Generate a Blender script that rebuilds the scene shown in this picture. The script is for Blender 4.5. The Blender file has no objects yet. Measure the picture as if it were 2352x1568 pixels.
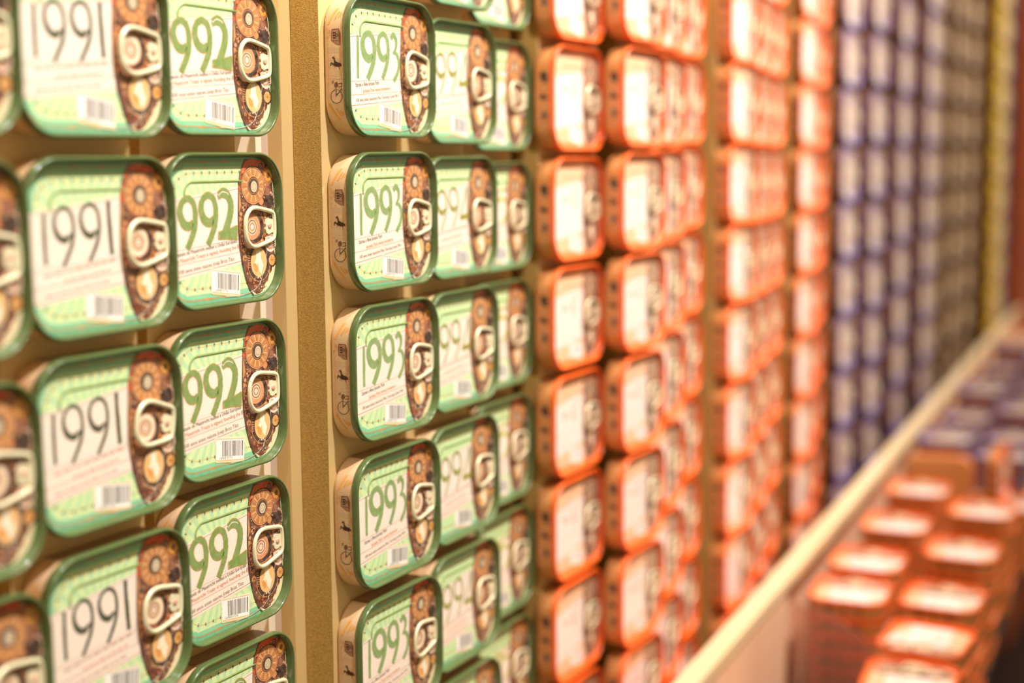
import bpy, bmesh, math, random
from mathutils import Vector, Matrix
random.seed(7)
S = bpy.context.scene
COL = S.collection
PI = math.pi
CAMZ = 1.35                       # eye height above the shop floor (metres)

# ------------------------------------------------------------------ camera
cam_d = bpy.data.cameras.new('camera')
cam_d.lens = 50; cam_d.sensor_width = 36; cam_d.clip_start = 0.02; cam_d.clip_end = 60
cam_d.dof.use_dof = True; cam_d.dof.focus_distance = 0.745; cam_d.dof.aperture_fstop = 3.5
cam = bpy.data.objects.new('camera', cam_d); COL.objects.link(cam)
CR = Vector((0.46523451, -0.8851615, -0.00678076))
CU = Vector((0.11692174, 0.05385648, 0.99167978))
CF = Vector((0.87743157, 0.46215647, -0.12855051))
cam.matrix_world = Matrix(((CR.x, CU.x, -CF.x, 0), (CR.y, CU.y, -CF.y, 0), (CR.z, CU.z, -CF.z, CAMZ), (0, 0, 0, 1)))
S.camera = cam

# ------------------------------------------------------------------ light
S.view_settings.view_transform = 'Standard'; S.view_settings.look = 'None'
S.view_settings.gamma = 1; S.view_settings.use_curve_mapping = False
S.view_settings.exposure = 0.1
W = bpy.data.worlds.new('shop'); S.world = W; W.use_nodes = True
W.node_tree.nodes['Background'].inputs[0].default_value = (1.0, 0.77, 0.42, 1)
W.node_tree.nodes['Background'].inputs[1].default_value = 0.40
KEY = (1.0, 0.92, 0.86)
for i, (x, e) in enumerate(((-0.20, 40), (0.48, 78), (1.05, 70), (1.62, 98), (2.25, 62), (3.0, 52), (3.8, 46))):
    ld = bpy.data.lights.new('ceiling_spot', 'SPOT'); ld.energy = e; ld.color = KEY
    ld.shadow_soft_size = 0.014; ld.spot_size = math.radians(88); ld.spot_blend = 1.0
    lo = bpy.data.objects.new('ceiling_spot', ld); COL.objects.link(lo)
    lo.location = (x, -0.15, CAMZ + 0.98)
    lo.rotation_euler = (Vector((x, 0.45, CAMZ + 0.34)) - lo.location).to_track_quat('-Z', 'Y').to_euler()

# ------------------------------------------------------------------ helpers
def lin(h, k=1.0):
    h = h.lstrip('#'); c = [int(h[i:i+2], 16) / 255 for i in (0, 2, 4)]
    return tuple(min(1, (v / 12.92 if v <= 0.04045 else ((v + 0.055) / 1.055) ** 2.4) * k) for v in c)

def mat(name, hexc=None, rough=0.5, metal=0.0, coat=0.0, noise=None, bump=None, attr=False, stretch=None, trans=0.0):
    """noise=(scale, amount, second colour), bump=(scale, strength, distance)"""
    m = bpy.data.materials.new(name); m.use_nodes = True; nt = m.node_tree; b = nt.nodes['Principled BSDF']
    b.inputs['Roughness'].default_value = rough; b.inputs['Metallic'].default_value = metal
    b.inputs['Coat Weight'].default_value = coat; b.inputs['Coat Roughness'].default_value = 0.05
    if trans:
        b.inputs['Transmission Weight'].default_value = trans; b.inputs['IOR'].default_value = 1.3
    tc = nt.nodes.new('ShaderNodeTexCoord'); mp = nt.nodes.new('ShaderNodeMapping')
    nt.links.new(tc.outputs['Object'], mp.inputs[0])
    if stretch: mp.inputs['Scale'].default_value = stretch
    if attr:
        a = nt.nodes.new('ShaderNodeAttribute'); a.attribute_name = 'Col'; base = a.outputs['Color']
    else:
        r = nt.nodes.new('ShaderNodeRGB'); r.outputs[0].default_value = (*lin(hexc), 1); base = r.outputs[0]
    if noise:
        n = nt.nodes.new('ShaderNodeTexNoise'); n.inputs['Scale'].default_value = noise[0]; n.inputs['Detail'].default_value = 6
        nt.links.new(mp.outputs[0], n.inputs['Vector'])
        rp = nt.nodes.new('ShaderNodeMapRange'); rp.inputs[1].default_value = 0.35; rp.inputs[2].default_value = 0.65; rp.inputs[4].default_value = noise[1]
        nt.links.new(n.outputs['Fac'], rp.inputs[0])
        mx = nt.nodes.new('ShaderNodeMix'); mx.data_type = 'RGBA'
        nt.links.new(rp.outputs[0], mx.inputs[0]); nt.links.new(base, mx.inputs[6])
        mx.inputs[7].default_value = (*lin(noise[2]), 1); base = mx.outputs[2]
    nt.links.new(base, b.inputs['Base Color'])
    if bump:
        n = nt.nodes.new('ShaderNodeTexNoise'); n.inputs['Scale'].default_value = bump[0]; n.inputs['Detail'].default_value = 4
        nt.links.new(mp.outputs[0], n.inputs['Vector'])
        bp = nt.nodes.new('ShaderNodeBump'); bp.inputs['Strength'].default_value = bump[1]; bp.inputs['Distance'].default_value = bump[2]
        nt.links.new(n.outputs['Fac'], bp.inputs['Height']); nt.links.new(bp.outputs[0], b.inputs['Normal'])
    return m

M = {
 'print': mat('printed_metal', rough=0.38, coat=0.25, attr=True, noise=(260, 0.10, '#fff2c8')),
 'rim_green': mat('green_enamel', '#5c7040', rough=0.25, coat=0.5, noise=(300, 0.25, '#4a5e30')),
 'rim_orange': mat('orange_enamel', '#ff6a22', rough=0.3, coat=0.4),
 'rim_purple': mat('purple_enamel', '#74619c', rough=0.3, coat=0.4),
 'rim_yellow': mat('yellow_enamel', '#ffca00', rough=0.3, coat=0.4),
 'rim_brown': mat('bronze_enamel', '#8a6448', rough=0.3, coat=0.4),
 'rim_slate': mat('slate_enamel', '#5c6c8c', rough=0.3, coat=0.4),
 'ring': mat('ivory_enamel', '#fbf3cc', rough=0.2, metal=0.15, coat=1.0),
 'rivet': mat('pink_rivet', '#e0a890', rough=0.3, coat=0.3),
 'mdf': mat('mdf_face', '#e2c58a', rough=0.55, noise=(9, 0.25, '#d2ae6c'), stretch=(1, 1, 0.25)),
 'edge': mat('mdf_cut_edge', '#cfa95c', rough=0.95, noise=(900, 0.6, '#a37d38'), bump=(1500, 0.9, 0.0006)),
 'board_shade': mat('shade_tinted_board', '#6a4626', rough=0.6, noise=(14, 0.3, '#553618')),  # far boards: shade between the packed tins is put into this brown
 'back': mat('backing_panel', '#c89a58', rough=0.7, noise=(14, 0.3, '#b5843c')),
 'cream': mat('cream_batten', '#fff2da', rough=0.45),
 'lilac': mat('pale_trim', '#cfb9a6', rough=0.5),
 'dark': mat('gap_shade_and_panel', '#1c0f08', rough=0.7),  # colours in the shade of the board gap; also the bin bottom
 'floor': mat('dark_floor', '#2a1016', rough=0.5, noise=(3, 0.4, '#160a12')),
 'rail': mat('pale_wood', '#eed6ae', rough=0.45, noise=(30, 0.35, '#deba80'), stretch=(0.1, 1, 1)),
 'peach': mat('peach_board', '#f2c8a4', rough=0.5, noise=(12, 0.3, '#e8b088'), stretch=(3, 3, 0.2)),
 'acrylic': mat('clear_acrylic', '#f6d4c0', rough=0.1, trans=0.85),
 'terracotta': mat('terracotta_paint', '#b4542c', rough=0.7, noise=(20, 0.4, '#7c3420')),
}

def mkobj(name, me, parent=None, m=None):
    o = bpy.data.objects.new(name, me); COL.objects.link(o)
    if m and not me.materials: me.materials.append(m)
    if parent: o.parent = parent
    return o

def tag(o, label=None, cat=None, group=None, kind=None):
    if label: o['label'] = label
    if cat: o['category'] = cat
    if group: o['group'] = group
    if kind: o['kind'] = kind
    return o

def box_mesh(name, x0, x1, y0, y1, z0, z1, mats, bevel=0.0, face_mat=None):
    bm = bmesh.new()
    vs = [bm.verts.new((x, y, z)) for x in (x0, x1) for y in (y0, y1) for z in (z0, z1)]
    q = [(0, 1, 3, 2), (4, 6, 7, 5), (0, 4, 5, 1), (2, 3, 7, 6), (0, 2, 6, 4), (1, 5, 7, 3)]   # -x +x -y +y -z +z
    fs = [bm.faces.new([vs[i] for i in f]) for f in q]
    if face_mat:
        for i, mi in face_mat.items(): fs[i].material_index = mi
    if bevel: bmesh.ops.bevel(bm, geom=bm.edges[:], offset=bevel, segments=2, affect='EDGES', profile=0.5)
    bmesh.ops.recalc_face_normals(bm, faces=bm.faces)
    me = bpy.data.meshes.new(name); bm.to_mesh(me); bm.free()
    for m in mats: me.materials.append(m)
    return me

def rrect(a, b, r, n=9):
    """closed outline of a rounded rectangle, counter-clockwise, half sizes a, b (mm)"""
    r = max(r, 0.3); pts = []
    for cx, cy, t0 in ((a - r, b - r, 0), (-a + r, b - r, PI / 2), (-a + r, -b + r, PI), (a - r, -b + r, 1.5 * PI)):
        for i in range(n + 1):
            t = t0 + PI / 2 * i / n; pts.append((cx + r * math.cos(t), cy + r * math.sin(t)))
    return pts

MM = 0.001
HA, HB, RC = 44.6, 38.0, 19.0      # half width, half height, corner radius of a tin (mm)
DEEP = 17.5

def sweep(prof, n=10, smooth=True):
    """prof: list of (inset, depth); swept round the tin outline"""
    bm = bmesh.new(); rings = []
    for d, y in prof:
        rings.append([bm.verts.new((x * MM, y * MM, z * MM)) for x, z in rrect(HA - d, HB - d, RC - d, n)])
    for a, b in zip(rings, rings[1:]):
        k = len(a)
        for i in range(k):
            f = bm.faces.new((a[i], a[(i + 1) % k], b[(i + 1) % k], b[i])); f.smooth = smooth
    return bm, rings

def finish(bm, name, mats):
    bmesh.ops.recalc_face_normals(bm, faces=bm.faces)
    me = bpy.data.meshes.new(name); bm.to_mesh(me); bm.free()
    for m in mats: me.materials.append(m)
    return me

# ------------------------------------------------------------------ flat print: coloured polygons in thin layers
class Art:
    def __init__(self, y0=4.5, step=0.035, side=None):
        self.bm = bmesh.new(); self.y0 = y0; self.step = step; self.side = side
        self.cl = self.bm.loops.layers.float_color.new('Col')
    def pos(self, u, v, layer):
        d = layer * self.step
        if self.side == 'L': return (-(HA - 1.0 + d) * MM, u * MM, v * MM)      # u = depth, on the left wall
        if self.side == 'T': return (u * MM, v * MM, (HB - 1.0 + d) * MM)       # on the top wall, v = depth
        return ((u + (0.4 if layer > 2.4 else 0)) * MM, (self.y0 - d) * MM, v * MM)
    def poly(self, pts, col, layer, k=1.0):
        c = (*(lin(col, k) if isinstance(col, str) else col), 1)
        self.n = getattr(self, 'n', 0) + 1; layer += (self.n % 17) * .011      # no two prints share a plane
        try: f = self.bm.faces.new([self.bm.verts.new(self.pos(u, v, layer)) for u, v in pts])
        except ValueError: return
        for l in f.loops: l[self.cl] = c
    def ell(self, cx, cy, rx, ry, col, layer, n=28, rot=0, jag=0):
        P = []
        for i in range(n):
            t = 2 * PI * i / n; q = 1 + (jag if i % 2 else 0)
            x, y = rx * q * math.cos(t), ry * q * math.sin(t)
            P.append((cx + x * math.cos(rot) - y * math.sin(rot), cy + x * math.sin(rot) + y * math.cos(rot)))
        self.poly(P, col, layer)
    def gear(self, cx, cy, r, teeth, col, layer, depth=0.18, rot=0):
        P = []
        for i in range(teeth):
            for f_, rr in ((0, 1 - depth), (0.25, 1), (0.55, 1), (0.8, 1 - depth)):
                t = rot + 2 * PI * (i + f_) / teeth; P.append((cx + r * rr * math.cos(t), cy + r * rr * math.sin(t)))
        self.poly(P, col, layer)
    def ring(self, cx, cy, r0, r1, col, layer, a0=0, a1=2 * PI, n=30, sx=1):
        for i in range(n):
            t, s = a0 + (a1 - a0) * i / n, a0 + (a1 - a0) * (i + 1) / n
            self.poly([(cx + r * math.cos(q) * sx, cy + r * math.sin(q)) for r, q in ((r0, t), (r1, t), (r1, s), (r0, s))], col, layer)
    def line(self, x0, y0, x1, y1, w, col, layer):
        dx, dy = x1 - x0, y1 - y0; L = math.hypot(dx, dy) or 1; nx, ny = -dy / L * w / 2, dx / L * w / 2
        self.poly([(x0 + nx, y0 + ny), (x0 - nx, y0 - ny), (x1 - nx, y1 - ny), (x1 + nx, y1 + ny)], col, layer)
    def stroke(self, pts, widths, col, layer, rough=0.0, edge=None, sub=7, rnd=None):
        rnd = rnd or random
        def cr(P, i, t):
            p = [P[max(0, min(len(P) - 1, i + k))] for k in (-1, 0, 1, 2)]
            return tuple(0.5 * (2 * b + (c - a) * t + (2 * a - 5 * b + 4 * c - d) * t * t + (3 * b - a - 3 * c + d) * t ** 3) for a, b, c, d in zip(*p))
        Q, Wd = [], []
        for i in range(len(pts) - 1):
            for k in range(sub):
                t = k / sub; Q.append(cr(pts, i, t)); Wd.append(widths[i] * (1 - t) + widths[i + 1] * t)
        Q.append(pts[-1]); Wd.append(widths[-1])
        L, Rr = [], []
        for i, q in enumerate(Q):
            a, b = Q[max(0, i - 1)], Q[min(len(Q) - 1, i + 1)]
            dx, dy = b[0] - a[0], b[1] - a[1]; l = math.hypot(dx, dy) or 1; nx, ny = -dy / l, dx / l
            j = rnd.uniform(-rough, rough); h = Wd[i] / 2
            L.append((q[0] + nx * (h + j), q[1] + ny * (h + j))); Rr.append((q[0] - nx * (h - rnd.uniform(-rough, rough) * 0.5), q[1] - ny * (h - rnd.uniform(-rough, rough) * 0.5)))
        if edge:
            for i in range(len(Q) - 1):
                e = 0.28
                def out(p, q): d = (p[0] - q[0], p[1] - q[1]); l = math.hypot(*d) or 1; return (p[0] + d[0] / l * e, p[1] + d[1] / l * e)
                self.poly([out(L[i], Rr[i]), out(Rr[i], L[i]), out(Rr[i + 1], L[i + 1]), out(L[i + 1], Rr[i + 1])], edge, layer - 0.5)
        for i in range(len(Q) - 1): self.poly([L[i], Rr[i], Rr[i + 1], L[i + 1]], col, layer)
    def text(self, s, x, y, size, ang, col, layer, sx=0.62, width=None):
        cu = bpy.data.curves.new('t', 'FONT'); cu.body = s; cu.size = size; cu.resolution_u = 2
        o = bpy.data.objects.new('t', cu); COL.objects.link(o)
        me = bpy.data.meshes.new_from_object(o.evaluated_get(bpy.context.evaluated_depsgraph_get()))
        if width: sx = width / max(v.co.x for v in me.vertices)
        ca, sa = math.cos(ang), math.sin(ang)
        vs = [(x + v.co.x * sx * ca - v.co.y * sa, y + v.co.x * sx * sa + v.co.y * ca) for v in me.vertices]
        for p in me.polygons: self.poly([vs[i] for i in p.vertices], col, layer)
        bpy.data.objects.remove(o); bpy.data.curves.remove(cu); bpy.data.meshes.remove(me)
    def done(self, name, extra=()):
        b = self.bm
        for f in b.faces:
            f.normal_update()
        want = Vector((0, -1, 0)) if self.side is None else (Vector((-1, 0, 0)) if self.side == 'L' else Vector((0, 0, 1)))
        for f in b.faces:
            if f.normal.dot(want) < 0: f.normal_flip()
        me = bpy.data.meshes.new(name); b.to_mesh(me); b.free()
        for m in (M['print'],) + tuple(extra): me.materials.append(m)
        return me

# ------------------------------------------------------------------ digits (mm on the lid)
def nine(A, dx, dy, th, col, rnd, edge, x0=-22.0, kx=1.0, rough=0.0):
    base = [(3.9, 5.9), (0.9, 3.6), (-3.0, 5.2), (-5.1, 10.2), (-3.7, 15.0), (0.6, 17.0), (4.4, 14.6), (5.7, 8.8), (4.5, 1.9), (1.1, -4.3), (-0.9, -7.2)]
    wd = {'thin': [1.2, 2.9, 2.6, 2.0, 1.7, 1.7, 1.7, 1.8, 2.1, 2.0, 1.8], 'thick': [2.2, 4.2, 4.2, 3.7, 3.2, 3.0, 3.0, 3.3, 3.6, 3.4, 3.2],
          'mid': [1.9, 3.6, 3.4, 3.1, 2.7, 2.6, 2.6, 2.8, 3.0, 2.8, 2.7], 'hair': [0.7, 3.2, 2.1, 1.2, 1.2, 1.5, 1.2, 1.1, 1.1, 1.0, 0.8]}[th]
    A.stroke([(x0 + dx + p[0] * kx, p[1] + dy) for p in base], wd, col, 6, rough, edge, rnd=rnd)

def digits(A, year):
    rnd = random.Random(year); R_ = 0.16
    if year == 1991:
        c = '#34402a'
        A.stroke([(-31.7, 15.4), (-31.9, 5), (-31.7, -6.1)], [1.7, 2.0, 1.8], c, 6, 0.1, rnd=rnd)
        nine(A, 0.8, 0, 'thin', c, rnd, None, rough=0.06); nine(A, 15.8, 1.0, 'thin', c, rnd, None, rough=0.06)
        A.stroke([(5.2, 19.0), (5.6, 8), (6.4, -4.1)], [2.1, 2.3, 2.3], c, 6, 0.15, rnd=rnd)
    elif year == 1992:
        c, e = '#7f9a52', '#d99a48'
        A.stroke([(-38.4, 15.0), (-38.5, 4), (-38.3, -9)], [1.6, 1.8, 1.6], c, 6, R_, e, rnd=rnd)
        nine(A, -4.4, -0.9, 'thick', c, rnd, e, kx=1.02, rough=R_); nine(A, 10.9, 0.3, 'thick', c, rnd, e, kx=1.02, rough=R_)
        A.stroke([(-3.4, 15.8), (0.2, 17.6), (4.2, 16.4), (6.4, 12.4), (5.6, 7), (3.0, 1.6), (1.2, -2)], [2.0, 3.6, 3.8, 4.0, 4.2, 4.4, 4.6], c, 6, R_, e, rnd=rnd)
        A.poly([(-4.0, -0.9), (-1.5, -0.4), (4, 0.2), (10.6, 1.9), (11.6, 1.4), (10.6, -5.9), (3, -5.2), (-4.1, -5.0), (-4.4, -4)], e, 5.7)
        A.poly([(-3.8, -1.2), (-1.5, -0.8), (4, -0.2), (10.4, 1.5), (11.2, 1.1), (10.3, -5.6), (3, -4.9), (-3.8, -4.7), (-3.2, -3.4), (-4.0, -2.4)], c, 6.2)
        A.stroke([(-3.2, 16.7), (0, 18.6), (3.4, 18.0), (5.0, 16.8)], [0.3, 0.45, 0.4, 0.2], '#fdeedd', 7, 0.05, rnd=rnd)
        A.stroke([(-3.4, 18.2), (0.6, 20.0), (4.6, 18.4), (6.6, 15)], [1.0, 1.1, 1.2, 0.7], c, 6.1, R_, e, rnd=rnd)
    elif year == 1993:
        c, e = '#86a465', '#b9c48a'
        A.stroke([(-30.3, 15.8), (-30.5, 4), (-30.7, -6.7)], [1.6, 2.0, 1.7], c, 6, R_, e, rnd=rnd)
        nine(A, 1.6, 0.6, 'thick', c, rnd, e, kx=1.06, rough=R_); nine(A, 16.2, 1.4, 'mid', c, rnd, e, kx=.92, rough=R_)
        A.stroke([(2.4, 16.4), (4.6, 18.3), (7.4, 16.6), (7.7, 12.2), (4.6, 8.6)], [2.6, 2.6, 2.4, 2.2, 0.7], c, 6, R_, e, rnd=rnd)
        A.stroke([(4.4, 8.8), (8.2, 8.2), (10.4, 3.4), (8.8, -2), (4.8, -6.6)], [0.9, 2.0, 2.3, 2.4, 2.4], c, 6.1, R_, e, rnd=rnd)
        A.stroke([(2.0, 17.4), (4.5, 19.6), (7.2, 19.0)], [0.8, 0.9, 0.4], c, 6, R_, e, rnd=rnd)
    elif year == 1994:
        c, e = '#98922a', '#4d8a60'
        A.stroke([(-31.5, 15.0), (-31.6, 4), (-31.7, -6.5)], [0.9, 1.0, 0.8], c, 6, 0, e, rnd=rnd)
        nine(A, 0.2, -0.2, 'hair', c, rnd, e); nine(A, 14.5, 1.2, 'hair', c, rnd, e)
        A.stroke([(9.6, 19.0), (5.4, 9), (1.0, -0.8)], [0.6, 0.9, 1.0], c, 6, 0, e, rnd=rnd)
        A.stroke([(9.8, 18.4), (10.4, 7), (11.0, -4.0)], [0.8, 0.9, 1.2], c, 6, 0, e, rnd=rnd)
        A.poly([(0.2, -2.4), (3.2, 1.2), (12.6, 2.2), (12.0, -1.4), (3.2, -2.0)], c, 6)
    elif year == 1995:
        c, e = '#b4b22c', '#c8cf70'
        A.stroke([(-31.5, 15.0), (-31.6, 4), (-31.7, -6.5)], [1.1, 1.2, 1.0], c, 6, 0, e, rnd=rnd)
        nine(A, 0.2, -0.2, 'mid', c, rnd, e); nine(A, 14.5, 1.2, 'mid', c, rnd, e)
        A.line(1.0, 18.0, 11.4, 18.6, 1.9, c, 6); A.line(1.8, 18.4, 1.2, 10.6, 1.6, c, 6)
        A.stroke([(1.0, 10.6), (6, 12.2), (11.2, 9.6), (12.2, 3.6), (9, -2), (3.4, -4.0)], [1.4, 2.0, 2.0, 2.0, 2.0, 1.6], c, 6.1, 0, e, rnd=rnd)
    else:                                           # the 1990 tins stand mostly outside the frame
        c = '#55703c'
        A.stroke([(-31.5, 15.0), (-31.6, 4), (-31.7, -6.5)], [1.2, 1.5, 1.2], c, 6, 0, rnd=rnd)
        nine(A, 0.2, -0.2, 'mid', c, rnd, None); nine(A, 14.5, 1.2, 'mid', c, rnd, None)
        A.ring(8.2, 7.5, 4.2, 6.2, c, 6, sx=0.62)
    # worn specks in the ink
    for _ in range(46):
        u, v = rnd.uniform(-27, 9), rnd.uniform(-7, 18); r = rnd.uniform(0.08, 0.22)
        if year in (1992, 1993, 1991): A.ell(u, v, r, r * 0.8, '#fdeedd', 7, n=5)

WORDS = {1992: [('Tratado de Maastricht institui a União Europeia', -36.5, -11.7, 2.8, '#64463c', 47), ('The Maastricht Treaty is signed, founding the EU', -37.5, -14.9, 2.8, '#dc7c50', 51),
                ('100 anos antes nasceu Josip Broz Tito', -34.0, -20.0, 2.9, '#946a58', 42)],
         1993: [('Estreia o filme Jurassic Park', -33.0, -11.4, 3.0, '#5c4844', 23), ('Jurassic Park movie premieres', -26.0, -14.2, 2.9, '#e08c4c', 27),
                ('100 anos antes nasceram Mao Tse-tung e Joan Miró', -33.0, -19.4, 2.6, '#8c6c60', 43)]}

PAL = {
 'green': dict(edge='#69b48e', band='#86cfa4', zone='#d8f0b0', ray='#bde4b0', line='#e08a3c', dash='#f0b060', tick='#1f4a3c', bead='#8aa45c', paper='#fdeadb', rule='#b97a50',
               cream='#f3dfb2', red='#e2501c', col=['#6c3424', '#42201e', '#b4683a', '#8c4830', '#2a1018', '#cc8850', '#602a30', '#9a563e'], face='#da9460'),
 'orange': dict(edge='#ff8a4a', band='#ffa468', zone='#ffd0a8', ray='#ffbd94', line='#ff7a30', dash='#ff9a60', tick='#d05030', bead='#ffb890', paper='#ffeee6', rule='#f0a080',
               cream='#f6c8a0', red='#e8805c', col=['#94705c', '#5c4440', '#b87c5c', '#745850', '#44342e', '#c89470', '#805c4c', '#a87860'], face='#c89878'),
 'purple': dict(edge='#8068a8', band='#967eb0', zone='#d0b2b4', ray='#bca0a8', line='#6a50a0', dash='#9078b0', tick='#403060', bead='#a890b8', paper='#e4c8b8', rule='#b0909c',
               cream='#d8b488', red='#805060', col=['#705040', '#483028', '#a87c58', '#64483c', '#302020', '#c09870', '#785458', '#906c54'], face='#c09c78'),
 'bronze': dict(edge='#8c6c58', band='#9c7c64', zone='#c0a080', ray='#a88c74', line='#705040', dash='#907058', tick='#403028', bead='#a08468', paper='#dcbc98', rule='#907058',
               cream='#c09c74', red='#a05840', col=['#604438', '#403028', '#987050', '#544038', '#2c2020', '#b08860', '#685048', '#806048'], face='#b08c68'),
 'yellow': dict(edge='#eec000', band='#f4cc10', zone='#f4cc18', ray='#f0c400', line='#c89000', dash='#d8a800', tick='#605000', bead='#e8c830', paper='#f4d83c', rule='#c0a040',
               cream='#ecd040', red='#a0a890', col=['#908870', '#686858', '#a8a078', '#807860', '#505048', '#c0b890', '#888070', '#989078'], face='#c8c098'),
 'slate': dict(edge='#6c7c98', band='#8090a4', zone='#a8b0b0', ray='#98a4ac', line='#607088', dash='#788898', tick='#384050', bead='#8898a4', paper='#c8c8b8', rule='#8890a0',
               cream='#a8a898', red='#806878', col=['#605c68', '#404050', '#908c88', '#54505c', '#2c2c38', '#a8a090', '#686470', '#807c80'], face='#a8a498'),
}

def lid_mesh(kind, year=None, fine=True):
    P = PAL[kind]; A = Art(); rnd = random.Random(hash(kind) % 97 if not year else year); rnd = random.Random(len(kind) * 31 + (year or 0))
    A.poly(rrect(HA - 2.5, HB - 2.5, RC - 2.5), P['edge'], 0)
    A.poly(rrect(HA - 5.2, HB - 5.0, RC - 5), P['band'], 0.6)
    # scalloped light field
    sc = []
    for i, (u, v) in enumerate(rrect(HA - 7.4, HB - 7.0, RC - 7, 14)): sc.append((u + rnd.uniform(-.35, .35), v + rnd.uniform(-.45, .45)))
    A.poly(sc, P['zone'], 1.1)
    for i in range(34):                                  # sun rays
        t = 2 * PI * i / 34; w = 0.040
        r1 = 0
        for r in range(200, 480, 4):
            r = r / 10; x, y = -7 + r * math.cos(t), r * math.sin(t) - 1
            if abs(x) < HA - 8.5 and abs(y) < HB - 8.2 and math.hypot(max(0, abs(x) - 26), max(0, abs(y) - 19)) < 11: r1 = r
        if r1: A.poly([(-7 + 6 * math.cos(t), 6 * math.sin(t) - 1), (-7 + r1 * math.cos(t - w), r1 * math.sin(t - w) - 1), (-7 + r1 * math.cos(t + w), r1 * math.sin(t + w) - 1)], P['ray'], 1.6)
    # thin orange border with little lozenges
    o1, o2 = rrect(HA - 4.7, HB - 4.3, RC - 4.3, 9), rrect(HA - 5.1, HB - 4.7, RC - 4.7, 9)
    for i in range(len(o1)): j = (i + 1) % len(o1); A.poly([o1[i], o1[j], o2[j], o2[i]], P['line'], 1.4)
    if fine:
        for s in (1, -1):
            for u0 in (-13, 3):
                for k, h in ((-4, .35), (-2.6, .5), (-1.3, .7), (0, 1.0), (1.3, .7), (2.6, .5), (4, .35)):
                    A.poly([(u0 + k - 1, s * (HB - 4.5)), (u0 + k, s * (HB - 4.5) + h * .8), (u0 + k + 1, s * (HB - 4.5)), (u0 + k, s * (HB - 4.5) - h * .8)], P['line'], 1.6)
        # chain of dashes and ticks
        ch = rrect(36.0, 28.0, 12.5, 5)
        segs = []
        for i in range(len(ch)):
            a, b = ch[i], ch[(i + 1) % len(ch)]; segs.append((a, b, math.hypot(b[0] - a[0], b[1] - a[1])))
        tot = sum(s[2] for s in segs); step = 0.82; s = 0; k = 0
        while s < tot:
            q = s
            for a, b, l in segs:
                if q <= l: break
                q -= l
            x, y = a[0] + (b[0] - a[0]) * q / l, a[1] + (b[1] - a[1]) * q / l
            dx, dy = (b[0] - a[0]) / l, (b[1] - a[1]) / l
            if k % 7 == 0:
                A.poly([(x - dx * .75 - dy * -.1, y - dy * .75), (x + dx * .75, y + dy * .75), (x + dy * 1.1 * (1 if 1 else 0), y - dx * 1.1)][::-1], P['tick'], 2.1)
                A.line(x - dy * .9, y + dx * .9, x + dy * .6, y - dx * .6, 0.5, P['tick'], 2.2)
            else: A.line(x - dx * .27, y - dy * .27, x + dx * .27, y + dy * .27, 0.55, P['dash'], 2)
            s += step; k += 1
    # paper strip
    L = 41.0
    A.poly([(-L, 15.3), (19, 21.5), (19, 20), (18, -17.4), (-37.5, -23.1), (-L, -20)], P['paper'], 2.6)
    for v0, v1, w, c in ((14.2, 20.4, .28, P['rule']), (11.4, 17.9, .14, '#c8ccd8' if kind == 'green' else P['rule']), (-7.6, -3.2, .16, '#c8ccd8' if kind == 'green' else P['rule']), (-9.0, -5.0, .22, P['rule']),
                         (-16.2, -11.6, .22, P['rule']), (-15.6, -11.0, .12, '#d8ccd0'), (-21.9, -16.2, .34, P['rule'])):
        A.line(-40.6, v0, 17.8, v1, w, c, 3.2)
    if year: digits(A, year)
    if fine:
        if year in WORDS:
            for s_, x, y, z, c, w_ in WORDS[year]: A.text(s_, x, y, z, 0.10, c, 5.5, width=w_)
            A.text('HOMENS', 15.0, -3.0, 1.3, -PI / 2, '#6c5048', 4.2)
        else:                                            # small print too fine to read
            for y0, x0, x1, c in ((-10.6, -33, 7, '#d8b0a4'), (-13.4, -22, 4, '#f0b8a4'), (-19.0, -33, 5, '#dcb8ac')):
                x = x0
                while x < x1:
                    w = rnd.uniform(1.6, 4.8); A.line(x, y0 + (x - x0) * .1, x + w, y0 + (x + w - x0) * .1, 1.3, c, 4); x += w + 1
    if kind == 'orange':                                 # blurred rusty lettering on the paper
        for _ in range(16):
            u, v = rnd.uniform(-33, 9), rnd.uniform(1, 19); A.ell(u, v, rnd.uniform(.8, 2.0), rnd.uniform(1.6, 4), rnd.choice(['#f7a890', '#f8c8b4', '#f4b8a0']), 4, n=9, rot=rnd.uniform(-.4, .4), jag=-.2)
    # perforated stamp with the bar code
    a = [(-10.4, -18.8), (12.2, -22.2), (11.2, -34.4), (-10.4, -31.2)]
    def bl(s_, t_): 
        x0, y0 = a[0][0] * (1 - s_) + a[1][0] * s_, a[0][1] * (1 - s_) + a[1][1] * s_
        x1, y1 = a[3][0] * (1 - s_) + a[2][0] * s_, a[3][1] * (1 - s_) + a[2][1] * s_
        return (x0 * (1 - t_) + x1 * t_, y0 * (1 - t_) + y1 * t_)
    A.poly(a, '#f7ecd8', 5)
    if fine:
        for k in range(24):
            for t_ in (0, 1): q = bl((k + .5) / 24, t_); A.ell(q[0], q[1], .42, .42, '#f0d48c' if t_ else '#f7ecd8', 5.1, n=8)
        for k in range(13):
            for s_ in (0, 1): q = bl(s_, (k + .5) / 13); A.ell(q[0], q[1], .42, .42, '#f7ecd8', 5.1, n=8)
    p0, p1 = bl(.02, .05), bl(.98, .05); A.line(*p0, *p1, .3, '#e0a860', 5.6); p0, p1 = bl(.02, .93), bl(.98, .93); A.line(*p0, *p1, .4, '#e6b24c', 5.6)
    A.poly([bl(.03, .07), bl(.97, .07), bl(.97, .9), bl(.03, .9)], '#fdfaf4', 5.3)
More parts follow.
